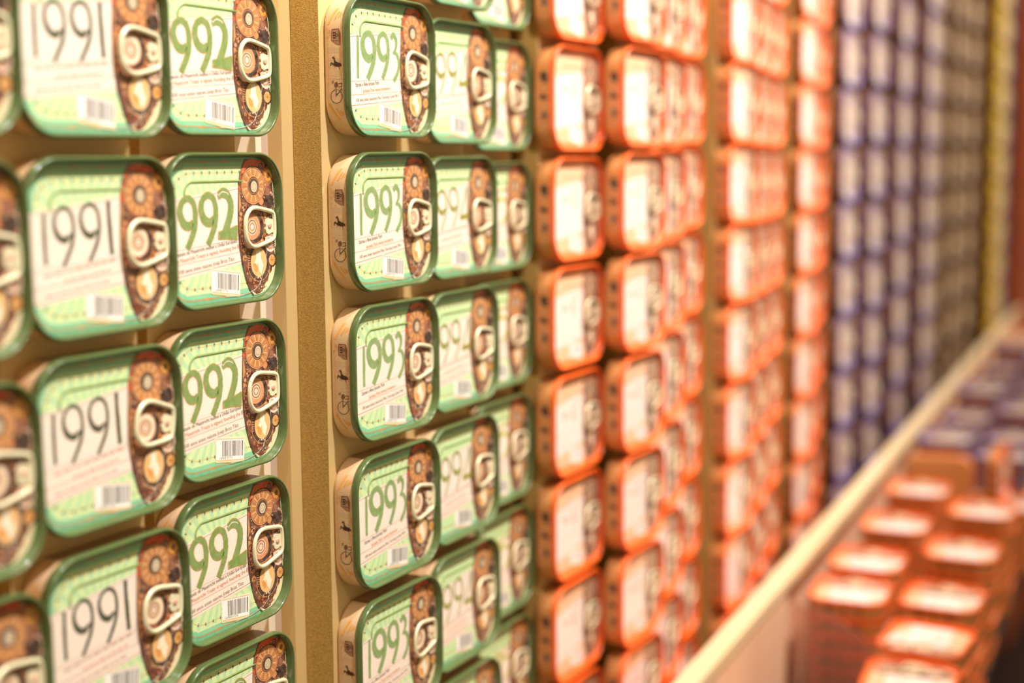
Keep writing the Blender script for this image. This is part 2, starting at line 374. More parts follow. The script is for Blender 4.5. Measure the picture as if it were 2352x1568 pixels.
    if fine:
        r2 = random.Random(5); s_ = .22
        while s_ < .93:
            w = r2.choice([.012, .02, .034, .012]); A.poly([bl(s_, .12), bl(s_ + w, .12), bl(s_ + w, .76), bl(s_, .76)], r2.choice(['#584a48', '#7c6a66', '#8a7a74']), 6); s_ += w + r2.choice([.012, .02, .03])
        q = bl(.1, .88); A.text('5 609690 917374', q[0], q[1], 1.9, -0.148, '#6c6060', 6, 0.78)
    else: A.poly([bl(.25, .15), bl(.9, .15), bl(.9, .75), bl(.25, .75)], '#e4dad8', 6)
    # cream end of the lid with the clockwork fish
    left = [(19, 34.6), (16.4, 31), (14.4, 27), (13.2, 22.4), (12.6, 14), (12.0, 6), (12.0, -2), (12.6, -10), (14.0, -18), (16.6, -26), (19.4, -31.6), (22.4, -34.8)]
    out = [p for p in rrect(HA - 3.4, HB - 3.4, RC - 3.4, 10) if p[0] > 20]
    lower = sorted([p for p in out if p[1] < 0], key=lambda p: (-p[1], p[0]) if p[0] > 41 else (100, 0)); 
    outr = [p for p in rrect(HA - 3.4, HB - 3.4, RC - 3.4, 10)]
    right_arc = outr[31 + 2:] + outr[:9]                 # bottom right corner then top right corner
    A.poly([(22.6, -34.6)] + right_arc + [(24, 34.6)] + left[:-1], P['cream'], 7)
    A.poly([(l[0] - .5, l[1]) for l in left] + [(l[0] + .6, l[1]) for l in reversed(left)], '#4a2a20' if kind == 'green' else P['col'][1], 7.3)
    jag = [(24.8, -34.4)]
    for k in range(15):
        t = k / 14; jag.append((min(40.4, 27.5 + 14.5 * math.sin(t * PI * .62 + .05)) + (0.6 if k % 2 else -.3), -34 + 30 * t))
    jag += [(40.6, 2), (40.9, 12), (40.6, 20), (39.4, 27), (36, 31.4), (31, 33.6), (26, 34.4)]
    A.poly([(l[0] + .4, l[1]) for l in left[:-1]][::-1][:0] + jag + [(l[0] + .5, l[1]) for l in left[:-1]], P['col'][0], 7.8)
    A.poly([(13.0, 20), (15.2, 8), (15.0, -4), (16, -10), (13.4, -12), (12.5, -4), (12.4, 8)], P['col'][5], 8.2)      # planked flank
    A.poly([(13.0, 22.8), (12.8, 19.2), (14.4, 17.8), (17, 20), (20, 24), (28, 30), (35.5, 30), (34, 32.4), (29.5, 34.2), (23, 34.8), (18.6, 33.4), (15.2, 29)], P['red'], 8.4)
    n = 420 if fine else 26
    for _ in range(n):                                   # packed wheels and beads
        v = rnd.uniform(-33, 31); t = (v + 34) / 68; l_ = 13.5 + 8 * max(0, (-v - 12) / 22) + max(0, (v - 24)) * .6; r_ = 40.0 - (max(0, -v - 16) * .62) - max(0, (v - 22)) * .5
        if r_ < l_: continue
        u = rnd.uniform(l_, r_); r = rnd.uniform(.5, 2.3) if v > -20 else rnd.uniform(.35, 1.3)
        if not fine: r *= 2
        c = rnd.choice(P['col']); ly = 8.8 + rnd.random() * 1.2
        if rnd.random() < .4: A.gear(u, v, r, rnd.randint(8, 12), c, ly)
        else: A.ell(u, v, r, r * rnd.uniform(.8, 1), c, ly, n=14)
        if r > 1.1 and fine: A.ell(u, v, r * .62, r * .62, rnd.choice(P['col']), ly + .3, n=12); A.ell(u, v, r * .25, r * .25, rnd.choice(['#e8b878', '#2c1418']), ly + .6, n=8)
    def G(cx, cy, r, face, dark, teeth):
        A.gear(cx, cy, r, teeth, dark, 10.6, .12); A.ell(cx, cy, r * .82, r * .82, face, 11); A.ell(cx, cy, r * .5, r * .5, dark, 11.4)
        for k in range(6):
            t = k * PI / 3; A.line(cx, cy, cx + r * .8 * math.cos(t), cy + r * .8 * math.sin(t), r * .14, dark, 11.6)
        A.ell(cx, cy, r * .26, r * .26, face, 12)
    # big clock dial
    A.ell(24.4, 21.2, 9.9, 9.9, P['col'][1], 10.6); A.ell(24.4, 21.2, 9.5, 9.5, P['face'], 10.9); A.ring(24.4, 21.2, 8.7, 9.0, P['col'][3], 11.3)
    if fine:
        for k in range(24):
            t = 2 * PI * k / 24; w = .36 if k % 2 else .5
            for dd in ((-.045, .045) if k % 2 == 0 else (0,)):
                A.line(24.4 + 5.2 * math.cos(t + dd), 21.2 + 5.2 * math.sin(t + dd), 24.4 + 8.5 * math.cos(t + dd), 21.2 + 8.5 * math.sin(t + dd), w, '#f6c274' if k % 2 else '#c07c3c', 11.6)
            A.line(24.4 + 5.2 * math.cos(t + .1), 21.2 + 5.2 * math.sin(t + .1), 24.4 + 8.4 * math.cos(t + .1), 21.2 + 8.4 * math.sin(t + .1), .16, '#7c4428', 11.8)
    A.ell(24.6, 21.0, 4.7, 4.7, P['col'][1], 12); A.ring(24.6, 21.0, 3.9, 4.2, P['col'][5], 12.3); A.ell(25.0, 20.6, 2.6, 2.9, '#d8c4a4', 12.5); A.ring(25.0, 20.6, 1.6, 1.8, '#8c7460', 12.8)
    A.ell(37.0, 26.2, 4.3, 4.3, P['col'][2], 10.8, n=24, jag=.14); A.ell(37.0, 26.2, 2.9, 2.9, '#f0a850' if kind == 'green' else P['face'], 11.2, n=20, jag=.15); A.ell(37.0, 26.2, 1.4, 1.4, P['col'][3], 11.6)
    A.ell(36.4, 18.6, 2.6, 2.8, P['col'][7], 10.8); A.ring(36.4, 18.6, 1.6, 1.9, P['col'][1], 11.2)
    G(37.2, 12.8, 4.0, P['col'][1], P['col'][4], 12)
    A.ring(36.8, 12.4, 4.7, 5.7, '#d8a898', 11.0, -0.6, 1.3)
    A.ell(30.6, 13.0, 1.9, 1.9, P['col'][5], 11)
    # rosette under the pull ring
    A.ring(24.0, -.6, 5.6, 8.2, P['col'][4], 10.6, -1.5, 1.1); A.ring(23.6, 0, 8.4, 9.3, P['col'][2], 10.6, -2.1, 1.3)
    for r, c in ((6.6, '#d89468'), (6.1, '#fbe4c8'), (4.3, '#f0c090'), (3.6, '#70506c'), (3.0, '#f4d0a0'), (2.2, '#c08060'), (1.4, '#e8d8c8')): A.ell(22.6, .2, r, r, c if kind != 'purple' else P['face'], 11 + (7 - r) * .2)
    # shell right of it
    for k, r in enumerate((4.6, 3.7, 2.8, 1.9)): A.ell(37.4 - k * .4, -8.6 + k * .3, r, r * 1.05, ('#fbdcc4', '#c88c74')[k % 2], 11 + k * .3)
    # cameo
    A.ell(27.4, -18.6, 8.4, 9.4, P['col'][1], 11); A.ring(27.4, -18.8, 8.9, 9.2, '#e0a070', 11.2, PI * .95, PI * 2.1); A.ell(27.2, -18.0, 6.6, 7.6, '#f3bc78' if kind == 'green' else P['face'], 11.5)
    A.poly([(25, -12), (28.6, -11.4), (29, -16), (31, -20), (29, -24.4), (27, -22), (26.4, -18), (24.4, -22), (22.4, -20), (25, -16)], '#fff0d4', 12)
    A.ell(24.4, -20.6, 1.4, 2.6, '#e89848' if kind == 'green' else P['face'], 12.3, rot=.5)
    for k in range(7): A.line(18.2, -13 - k * 1.2, 20.2, -13.2 - k * 1.2, .45, P['col'][5], 11.8)
    for k in range(9): t = PI * 1.1 + k * .12 * PI * .8; A.line(27.4 + 7.6 * math.cos(t), -18.6 + 8.4 * math.sin(t), 27.4 + 8.8 * math.cos(t), -18.6 + 9.6 * math.sin(t), .3, '#2c1418', 12)
    A.ell(38.3, -17.6, 3.4, 3.5, P['col'][1], 11.2, n=26, jag=.1); A.ell(38.3, -17.6, 2.7, 2.8, '#eeac60' if kind == 'green' else P['face'], 11.5)
    if fine:
        for k in range(10): t = 2 * PI * k / 10; A.line(38.3, -17.6, 38.3 + 2.6 * math.cos(t), -17.6 + 2.6 * math.sin(t), .2, '#a0602c', 11.8)
        for k in range(5): A.line(39.6, -7.2 - k * 1.1, 41.0, -6.4 - k * 1.1, .5, '#241418', 12)
        for _ in range(26):
            v = rnd.uniform(-32, -24); u = rnd.uniform(21.5, 33 + (v + 32) * .4); r = rnd.uniform(.2, .5); A.ell(u, v, r, r, rnd.choice(['#f8e8cc', '#e8b080', '#d89060']), 12.4, n=8)
        A.stroke([(34.4, -12), (30.4, -24), (25, -31), (14, -33.6), (0, -33.4)], [.28] * 5, '#c8d0cc', 12.8)
    me = A.done('lid_' + kind)
    # raised bead pressed into the sheet
    bm = bmesh.new(); bm.from_mesh(me); cl = bm.loops.layers.float_color['Col']
    path = []
    for i in range(8): path.append((-27.6 + 0, 15.4 + i * .4))
    for i in range(11): t = PI - PI / 2 * i / 10; path.append((-21.6 + 6 * math.cos(t), 18.0 + 5.8 * math.sin(t)))
    for i in range(12): path.append((-20 + i * 3.35, 23.8))
    prev = None; base = 4.5 - 2.0 * .035
    for i, (u, v) in enumerate(path):
        a_, b_ = path[max(0, i - 1)], path[min(len(path) - 1, i + 1)]; dx, dy = b_[0] - a_[0], b_[1] - a_[1]; l = math.hypot(dx, dy); nx, ny = -dy / l, dx / l
        row = [bm.verts.new(((u + nx * o) * MM, (base - h) * MM, (v + ny * o) * MM)) for o, h in ((.8, -.05), (.4, .28), (0, .36), (-.4, .28), (-.8, -.05))]
        if prev:
            for k in range(4):
                f = bm.faces.new((prev[k], prev[k + 1], row[k + 1], row[k])); f.smooth = True
                for lp in f.loops: lp[cl] = (*lin(P['bead']), 1)
                f.normal_update()
                if f.normal.y > 0: f.normal_flip()
        prev = row
    bm.to_mesh(me); bm.free()
    return me

# ------------------------------------------------------------------ tin parts
def rim_mesh(m):
    bm, _ = sweep([(1.0, 4.6), (0.3, 4.4), (0, 3.6), (0, 1.3), (0.25, .4), (.8, 0), (1.3, .1), (1.65, .5), (1.85, 1.3), (2.1, 3.0), (2.6, 4.7)], 10)
    return finish(bm, 'rim', [m])

def body_mesh(kind):
    paper = {'green': '#e8c398', 'orange': '#d68c4a', 'purple': '#8a5528', 'bronze': '#6c4c30', 'yellow': '#f0c400', 'slate': '#7c7478'}[kind]
    bm, rings = sweep([(1.0, 4.2), (1.0, DEEP - 3), (1.5, DEEP - 1.2), (2.6, DEEP - .2), (4, DEEP)], 10)
    bm.faces.new(rings[-1])
    bmesh.ops.recalc_face_normals(bm, faces=bm.faces)
    cl = bm.loops.layers.float_color.new('Col')
    c = (*lin(paper), 1)
    for f in bm.faces:
        for l in f.loops: l[cl] = c
    me = bpy.data.meshes.new('body'); bm.to_mesh(me); bm.free()
    r = random.Random(3)
    L = Art(side='L'); ink = '#b8946c' if kind == 'green' else '#a8642c'
    for _ in range(26):                                        # blotches of the printed map
        u, v = r.uniform(4.5, 14.5), r.uniform(-17.5, 17.5); L.ell(u, v, r.uniform(.5, 2.2), r.uniform(.4, 1.6), '#dcae80' if kind == 'green' else '#cc8446', .6, n=9, rot=r.uniform(0, 3), jag=-.25)
    for _ in range(110):                                       # faint map lines
        u, v = r.uniform(4, 14.5), r.uniform(-18.4, 18.4); L.line(u, v, u + r.uniform(-1.8, 1.8), v + r.uniform(-1.4, 1.4), r.uniform(.06, .16), ink, 1)
    for k in range(20): L.line(14.4, 19 - k * 2, 14.3, 17.6 - k * 2, .3, '#f08858', 1.2); L.line(5.6, 19 - k * 2, 5.5, 17.6 - k * 2, .3, '#f08858', 1.2)
    for v0, v1 in ((8.4, 6), (3, 2), (-3, -6), (-8, -7)): L.poly([(6, v0), (14, v0 + .5), (14, v1), (6, v1 - .4)], '#d8b48c' if kind == 'green' else '#c87c40', 1.1)
    dk = '#3a1a10' if kind == 'green' else '#34180c'
    if kind in ('green', 'orange', 'purple'):
        # crate
        L.poly([(11.6, 18.2), (7.0, 18.4), (5.9, 15.4), (6.1, 9.8), (8.4, 10.0), (12.0, 12.2)], '#7c4a30' if kind == 'green' else '#30160c', 2)
        L.poly([(11.2, 17.6), (7.4, 17.9), (7.2, 12.3), (11.4, 12.6)], '#b08468' if kind == 'green' else '#40200f', 2.6)
        L.poly([(11.0, 12.0), (7.2, 11.9), (6.4, 10.1), (8.6, 10.4)], '#a4745c' if kind == 'green' else '#30160c', 2.8)
        for v in (16.2, 14.9, 13.6): L.line(10.8, v, 8.9, v, .8, '#24120c', 3.2)
        L.ring(8.4, 15.0, .5, .9, '#2c1810', 3.2, n=12)
        # goose
        L.poly([(11.6, 3.6), (10.6, 4.1), (9.9, 3.2), (9.6, 1.8), (8.4, 1.0), (6.6, .6), (5.4, -.4), (6.0, -1.2), (7.6, -1.4), (9.8, -1.2), (11.4, -.2), (12.2, .2), (12.4, -1.0), (13.0, -.8), (12.7, .8), (12.0, 1.3), (10.8, .4), (10.4, 1.6), (10.8, 2.8), (11.6, 3.2)], dk, 2.4)
        L.line(7.4, -1.2, 7.0, -2.8, .3, dk, 2.4); L.poly([(5.8, -.2), (5.0, -.9), (5.9, -1.3)], '#d86c38', 2.8)
        # cyclist on a big wheel
        L.ring(9.3, -16.8, 3.4, 3.75, dk, 2.4, n=26); L.poly([(10.2, -9.6), (8.6, -9.0), (8.0, -11.4), (9.8, -12.6), (10.6, -11.2)], '#6a3418', 2.4)
        L.ring(11.4, -9.2, .4, .7, dk, 2.6, n=10); L.line(9.6, -12, 9.4, -16.6, .7, '#7c5c54', 2.6); L.line(9.0, -16, 5.6, -12.6, .5, dk, 2.6)
        L.line(8.2, -10.2, 5.8, -10.0, .35, dk, 2.6); L.line(5.8, -10, 5.6, -11.8, .35, dk, 2.6); L.line(5.6, -11.8, 8, -11.9, .35, dk, 2.6)
        if kind != 'green': L.ell(9.6, .2, 3.4, 1.7, dk, 3.4, n=12); L.ell(8.8, -12.6, 2.2, 3.0, dk, 3.4, n=12, jag=-.2)
        for k in range(5): L.line(6.0, -13.6 - k, 5.2, -13.8 - k, .25, dk, 2.6)
    Lm = L.done('l')
    T = Art(side='T')
    for k in range(7): T.poly([(-30, 5.0 + k * 1.55), (28, 5.0 + k * 1.55), (28, 6.1 + k * 1.55), (-30, 6.1 + k * 1.55)], '#8a6448' if kind == 'green' else '#b4703c', 1)
    Tm = T.done('t')
    bm = bmesh.new()
    for q in (me, Lm, Tm): bm.from_mesh(q)
    cl = bm.loops.layers.float_color['Col']
    if kind == 'green':                                        # orange dashes that wrap the rounded corners
        for s in (1, -1):
            for t0, u0, n_, w in ((PI * .97, 14.5, 6, 1.3), (PI * .93, 10.5, 3, 1.0), (PI * .91, 8.2, 2, .8), (PI * .90, 6.6, 1, .6)):
                prev = None
                for k in range(n_ + 1):
                    t = t0 - k * .085; R_ = RC - 1.0 + .06; cx, cz = -HA + RC, HB - RC
                    x, z = cx + R_ * math.cos(t), s * (cz + R_ * math.sin(t)); d = u0 - k * .75
                    row = (bm.verts.new((x * MM, d * MM, z * MM)), bm.verts.new((x * MM, (d - w) * MM, z * MM)))
                    if prev:
                        f = bm.faces.new((prev[0], prev[1], row[1], row[0]))
                        for l in f.loops: l[cl] = (*lin('#f2a83c'), 1)
                    prev = row
    bm.to_mesh(me); bm.free()
    for q in (Lm, Tm): bpy.data.meshes.remove(q)
    me.materials.clear(); me.materials.append(M['print'])
    for p in me.polygons: p.material_index = 0
    return me

def ring_mesh():
    """ivory pull ring: flattened loop, nose end at the rivet; origin at the rivet"""
    ctl = [(-25.6, 0), (-24.6, 6.0), (-20.4, 10.2), (-14.6, 11.2), (-6, 9.9), (1.2, 8.4), (3.8, 6.4), (4.4, 0), (3.8, -6.4), (1.2, -8.4), (-6, -9.9), (-14.6, -11.2), (-20.4, -10.2), (-24.6, -6.0)]
    n = len(ctl); pts = []
    for i in range(n):
        p = [ctl[(i + k) % n] for k in (-1, 0, 1, 2)]
        for t in (0, .2, .4, .6, .8):
            pts.append(tuple(0.5 * (2 * b + (c - a) * t + (2 * a - 5 * b + 4 * c - d) * t * t + (3 * b - a - 3 * c + d) * t ** 3) for a, b, c, d in zip(*p)))
    bm = bmesh.new(); rows = []; k = len(pts)
    prof = [(-1.35, .3), (-1.15, -.45), (-.55, -.8), (.4, -.8), (1.05, -.5), (1.35, .2), (1.05, .8), (-1.05, .8)]
    for i, (x, z) in enumerate(pts):
        a, b = pts[i - 1], pts[(i + 1) % k]; dx, dz = b[0] - a[0], b[1] - a[1]; l = math.hypot(dx, dz); nx, nz = -dz / l, dx / l
        lift = -1.7 * max(0, (-x) / 25.6) ** 1.2
        rows.append([bm.verts.new(((x + nx * o) * MM, (h + lift) * MM, (z + nz * o) * MM)) for o, h in prof])
    for i in range(k):
        a, b = rows[i], rows[(i + 1) % k]
        for j in range(8):
            f = bm.faces.new((a[j], a[(j + 1) % 8], b[(j + 1) % 8], b[j])); f.smooth = True
    # tongue round the rivet
    T = [(4.0, 3.4), (-1.6, 4.6), (-3.4, 3.8), (-4.4, 1.4), (-3.6, 0), (-4.4, -1.6), (-3.2, -4.2), (-1.4, -4.8), (4.0, -3.6)]
    top = [bm.verts.new((x * MM, .1 * MM, z * MM)) for x, z in T]; bot = [bm.verts.new((x * MM, .9 * MM, z * MM)) for x, z in T]
    bm.faces.new(top); bm.faces.new(bot[::-1])
    for i in range(len(T)): j = (i + 1) % len(T); bm.faces.new((top[i], top[j], bot[j], bot[i]))
    return finish(bm, 'ring_pull', [M['ring']])

def rivet_mesh():
    bm = bmesh.new(); prev = None; n = 16
    for r, h in ((1.9, .3), (1.8, -.1), (1.3, -.35), (.5, -.45)):
        row = [bm.verts.new((-.4 * MM + r * math.cos(2 * PI * i / n) * MM, h * MM, r * math.sin(2 * PI * i / n) * MM)) for i in range(n)]
        if prev:
            for i in range(n): f = bm.faces.new((prev[i], prev[(i + 1) % n], row[(i + 1) % n], row[i])); f.smooth = True
        prev = row
    bm.faces.new(prev)
    return finish(bm, 'rivet', [M['rivet']])

RING, RIVET = ring_mesh(), rivet_mesh()
BODY = {k: body_mesh(k) for k in PAL}
RIM = {'green': rim_mesh(M['rim_green']), 'orange': rim_mesh(M['rim_orange']), 'purple': rim_mesh(M['rim_purple']), 'bronze': rim_mesh(M['rim_brown']), 'yellow': rim_mesh(M['rim_yellow']), 'slate': rim_mesh(M['rim_slate'])}
LID = {('green', y): lid_mesh('green', y) for y in (1990, 1991, 1992, 1993, 1994, 1995)}
for k in ('orange', 'purple', 'bronze', 'yellow', 'slate'): LID[(k, None)] = lid_mesh(k, None, fine=False)

def make_tin(kind, year):
    t = bpy.data.objects.new('sardine_tin', None); COL.objects.link(t); t.empty_display_size = .02
    mkobj('tin_body', BODY[kind], t); mkobj('rim', RIM[kind], t); mkobj('lid', LID[(kind, year)], t)
    rg = mkobj('ring_pull', RING, t); rg.location = (36.9 * MM, 3.3 * MM, .2 * MM); rg.scale = (.87, 1, .88)
    if kind in ('green', 'orange'):
        mkobj('rivet', RIVET, rg)
    return t

PROTO = {}
used = set()
def dup(root):
    r = root.copy(); COL.objects.link(r)
    for ch in list(root.children):
        c = ch.copy(); COL.objects.link(c); c.parent = r
        for g in ch.children:
            d = g.copy(); COL.objects.link(d); d.parent = c
    return r

def place(kind, year, M4, label, group, ringrot=0.0):
    key = (kind, year)
    if key not in PROTO: PROTO[key] = make_tin(kind, year)
    t = PROTO[key] if key not in used else dup(PROTO[key]); used.add(key)
    t.matrix_world = M4
    for ch in t.children:
        if ch.name.startswith('ring_pull'): ch.rotation_euler = (0, ringrot, 0)
        elif 'label' in ch: del ch['label']
    tag(t, label, 'tin', group)
    return t

# ------------------------------------------------------------------ wall of tins
TINW, TINH = 2 * HA * MM, 2 * HB * MM
def seen(x, y, z, mx=60, my=60):
    """is this point of the wall inside the picture (pixels of a 2352 x 1568 frame)"""
    d = Vector((x, y, z)); w = d.dot(CF)
    px, py = 1176 + 3267 * d.dot(CR) / w, 784 - 3267 * d.dot(CU) / w
    return -mx < px < 2352 + mx and -my < py < 1568 + my

ORD = ['topmost', 'second from the top', 'third from the top', 'fourth from the top', 'fifth from the top', 'sixth from the top', 'seventh from the top', 'eighth from the top', 'ninth from the top', 'tenth from the top',
       'eleventh from the top', 'twelfth from the top', 'thirteenth from the top', 'fourteenth from the top', 'fifteenth from the top', 'sixteenth from the top', 'seventeenth from the top', 'eighteenth from the top']
# kind, year, X of left rim, depth of face, top of a tin near eye level, pitch, phrase, group
G5 = 'green-rimmed tins of the nineties'
COLS = [
 ('green', 1990, .3098, .4180, .0010, .0838, 'green-rimmed tin cut off by the picture edge, %s', G5),
 ('green', 1991, .4118, .4345, .0018, .0838, 'green-rimmed tin with thin dark digits 1991, %s', G5),
 ('green', 1992, .5140, .4520, .0032, .0840, 'green-rimmed tin with thick green digits 1992, column left of the recess, %s', G5),
 ('green', 1993, .6305, .4274, .0034, .0832, 'green-rimmed tin with pictured side showing, 1993 column right of the recess, %s', G5),
 ('green', 1994, .7406, .4463, .0002, .0840, 'green-rimmed tin with outlined ochre digits 1994, %s', G5),
 ('green', 1995, .8345, .4690, -.0029, .0836, 'green-rimmed tin half hidden behind the ochre-digit tins, %s', G5),
 ('orange', None, .9217, .4500, -.0007, .0804, 'orange-rimmed tin of the single column next to the green tins, %s', 'orange-rimmed tins on the wall'),
 ('orange', None, 1.0030, .4308, .0036, .0798, 'orange-rimmed tin, front column of the second orange bay, %s', 'orange-rimmed tins on the wall'),
 ('orange', None, 1.1010, .4507, .0060, .0793, 'orange-rimmed tin, middle column of the second orange bay, %s', 'orange-rimmed tins on the wall'),
 ('orange', None, 1.1978, .4705, .0091, .0788, 'orange-rimmed tin, rear column of the second orange bay, %s', 'orange-rimmed tins on the wall'),
 ('orange', None, 1.2940, .4466, .0109, .0770, 'orange-rimmed tin, front column of the third orange bay, %s', 'orange-rimmed tins on the wall'),
 ('orange', None, 1.3900, .4630, .0100, .0770, 'orange-rimmed tin, middle column of the third orange bay, %s', 'orange-rimmed tins on the wall'),
 ('orange', None, 1.4860, .4796, .0094, .0772, 'orange-rimmed tin, rear column of the third orange bay, %s', 'orange-rimmed tins on the wall'),
 ('orange', None, 1.6900, .4950, .0088, .0775, 'orange-rimmed tin, front column of the last orange bay, %s', 'orange-rimmed tins on the wall'),
 ('orange', None, 1.7880, .5150, .0080, .0775, 'orange-rimmed tin, rear column of the last orange bay, %s', 'orange-rimmed tins on the wall'),
 ('purple', None, 1.9250, .5050, .0125, .0785, 'purple-rimmed tin of the column touching the orange tins, %s', 'purple-rimmed tins on the wall'),
 ('purple', None, 2.1250, .5150, .0115, .0830, 'purple-rimmed tin, second purple column from the orange tins, %s', 'purple-rimmed tins on the wall'),
 ('purple', None, 2.3500, .5250, .0145, .0800, 'purple-rimmed tin, third purple column from the orange tins, %s', 'purple-rimmed tins on the wall'),
 ('purple', None, 2.6300, .5400, .0150, .0800, 'purple-rimmed tin, last purple column before the bronze tins, %s', 'purple-rimmed tins on the wall'),
 ('bronze', None, 2.8000, .5600, .0150, .0820, 'bronze-rimmed tin of the column right behind the purple tins, %s', 'bronze-rimmed tins on the wall'),
 ('bronze', None, 3.0200, .5650, .0150, .0820, 'bronze-rimmed tin, second bronze column from the purple tins, %s', 'bronze-rimmed tins on the wall'),
 ('bronze', None, 3.2200, .5700, .0150, .0820, 'bronze-rimmed tin of the column beside the yellow tins, %s', 'bronze-rimmed tins on the wall'),
 ('yellow', None, 3.4400, .5480, .0150, .0800, 'yellow-rimmed tin of the only yellow column, %s', 'yellow-rimmed tins on the wall'),
 ('slate', None, 3.5900, .5580, .0150, .0800, 'slate-blue-rimmed tin between the yellow tins and the terracotta wall, %s', 'slate-blue-rimmed tins on the wall'),
]
FACE_TILT = {}
for ci, (kind, year, X, D, z0, pitch, phrase, grp) in enumerate(COLS):
    k = 0
    rows = []
    for r in range(-12, 14):
        z = z0 - r * pitch - TINH / 2
        if z < -0.62 or z > 0.75: continue
        pts = [(X + a, D, z + b) for a in (0.004, TINW - .004) for b in (TINH / 2 - .004, -TINH / 2 + .004)]
        mnpx = min((1176 + 3267 * Vector(p).dot(CR) / Vector(p).dot(CF)) for p in pts)
        if any(seen(*p, mx=-2, my=-2) for p in pts) or seen(X + TINW / 2, D, z, 0, 0): rows.append((r, z))
    # rows wholly below the shelf rail are not built (the rail hides them)
    keep = []
    for r, z in rows:
        p = Vector((X + TINW * .1, D, z + TINH / 2)); w = p.dot(CF); px, py = 1176 + 3267 * p.dot(CR) / w, 784 - 3267 * p.dot(CU) / w
        if px > 1560 and py > 1568 - (px - 1560) * 1.13 + 40: continue
        keep.append((r, z))
    for n, (r, z) in enumerate(keep):
        dx, dz = random.uniform(-.0006, .0006), random.uniform(-.0006, .0006)
        rot = random.uniform(-.03, .03)
        if year == 1991 and r == 1: rot = 0.16
        m4 = Matrix.Translation((X + TINW / 2 + dx, D, CAMZ + z + dz)) @ Matrix.Rotation(random.uniform(-.006, .006), 4, 'Y')
        place(kind, year, m4, phrase % ORD[n], grp, rot)

# ------------------------------------------------------------------ boards that carry the tins
BZ0, BZ1 = CAMZ - .72, CAMZ + .52
BOARDS = [  # x0, x1, face depth, label
 (.312, .386, .4355, 'tan board behind the tins cut off by the picture edge'), (.410, .4905, .4520, 'tan board behind the tins with thin dark digits'), (.5165, .5870, .4695, 'tan board behind the tins with thick green digits, left of the recess'),
 (.6285, .7035, .4449, 'tan board with rough left edge showing, right of the recess'), (.7385, .8135, .4638, 'tan board behind the tins with ochre digits'), (.8360, .9240, .4865, 'tan board behind the last green-rimmed column'),
 (.9300, 1.0010, .4675, 'tan board behind the single orange column'), (1.0290, 1.0770, .4483, 'tan board behind the front column of the second orange bay'), (1.1010, 1.1800, .4682, 'tan board behind the middle column of the second orange bay'),
 (1.1980, 1.2760, .4880, 'tan board behind the rear column of the second orange bay'), (1.2960, 1.3700, .4641, 'tan board behind the front column of the third orange bay'), (1.3900, 1.4700, .4805, 'tan board behind the middle column of the third orange bay'),
 (1.4860, 1.5700, .4971, 'tan board behind the rear column of the third orange bay'), (1.6900, 1.7700, .5125, 'tan board behind the front column of the last orange bay'), (1.7880, 1.8700, .5325, 'tan board behind the rear column of the last orange bay'),
 (1.9000, 2.0300, .5225, 'shade-darkened board behind the first purple column'), (2.1250, 2.2300, .5325, 'shade-darkened board behind the second purple column'), (2.3500, 2.4600, .5425, 'shade-darkened board behind the third purple column'),
 (2.6300, 2.7400, .5575, 'shade-darkened board behind the last purple column'), (2.8000, 2.9100, .5775, 'shade-darkened board behind the first bronze column'), (3.0200, 3.1300, .5825, 'shade-darkened board behind the second bronze column'),
 (3.2200, 3.3300, .5875, 'shade-darkened board behind the third bronze column'), (3.6000, 3.7100, .5780, 'shade-darkened board behind the slate-blue tins'),
 (3.4000, 3.5200, .5775, 'shade-darkened board behind the yellow tins'),
]
for x0, x1, y, lab in BOARDS:
    me = box_mesh('display_board', x0, x1, y, y + .018, BZ0, BZ1, [M['mdf'] if x0 < 1.88 else M['board_shade'], M['edge'] if x0 < 1.88 else M['board_shade']], face_mat={0: 1, 1: 1})
    tag(mkobj('display_board', me), lab, 'board', 'boards that carry the tins')
# recess between the 1992 and the 1993 tins
tag(mkobj('filler_board', box_mesh('filler_board', .5880, .700, .474, .490, BZ0, BZ1, [M['cream']])), 'cream board set back in the recess between the two green bays', 'board')
tag(mkobj('filler_board', box_mesh('filler_board2', .6190, .660, .4634, .4738, BZ0, BZ1, [M['mdf']])), 'tan board set back in the recess beside the greyish strip', 'board')
tag(mkobj('batten', box_mesh('batten', .5880, .6125, .4722, .474, BZ0, BZ1, [M['cream']])), 'bright cream strip in the recess between the two green bays', 'strip')
tag(mkobj('batten', box_mesh('batten2', .6125, .6190, .4728, .474, BZ0, BZ1, [M['lilac']])), 'narrow greyish strip beside the bright cream strip', 'strip')
tag(mkobj('wall_back', box_mesh('wall_back', .05, .995, .5125, .54, CAMZ - 1.35, CAMZ + 1.3, [M['back']])), kind='structure')
tag(mkobj('wall_back', box_mesh('wall_back2', 1.036, 5.2, .602, .64, CAMZ - 1.35, CAMZ + 1.3, [M['board_shade']])), kind='structure')  # back wall of the far bays, shade put into its brown
tag(mkobj('wall_gap_shade', box_mesh('wall_gap_shade', .9, 1.2, .70, .72, CAMZ - 1.35, CAMZ + 1.3, [M['dark']])), kind='structure')  # near-black sheet put in as the shade of the open board gap
tag(mkobj('wall_end', box_mesh('wall_end', 3.96, 5.2, .560, .601, CAMZ - 1.35, CAMZ + 1.3, [M['terracotta']])), kind='structure')
tag(mkobj('floor', box_mesh('floor', -1, 8, -3, 1.2, -.02, 0, [M['floor']])), kind='structure')

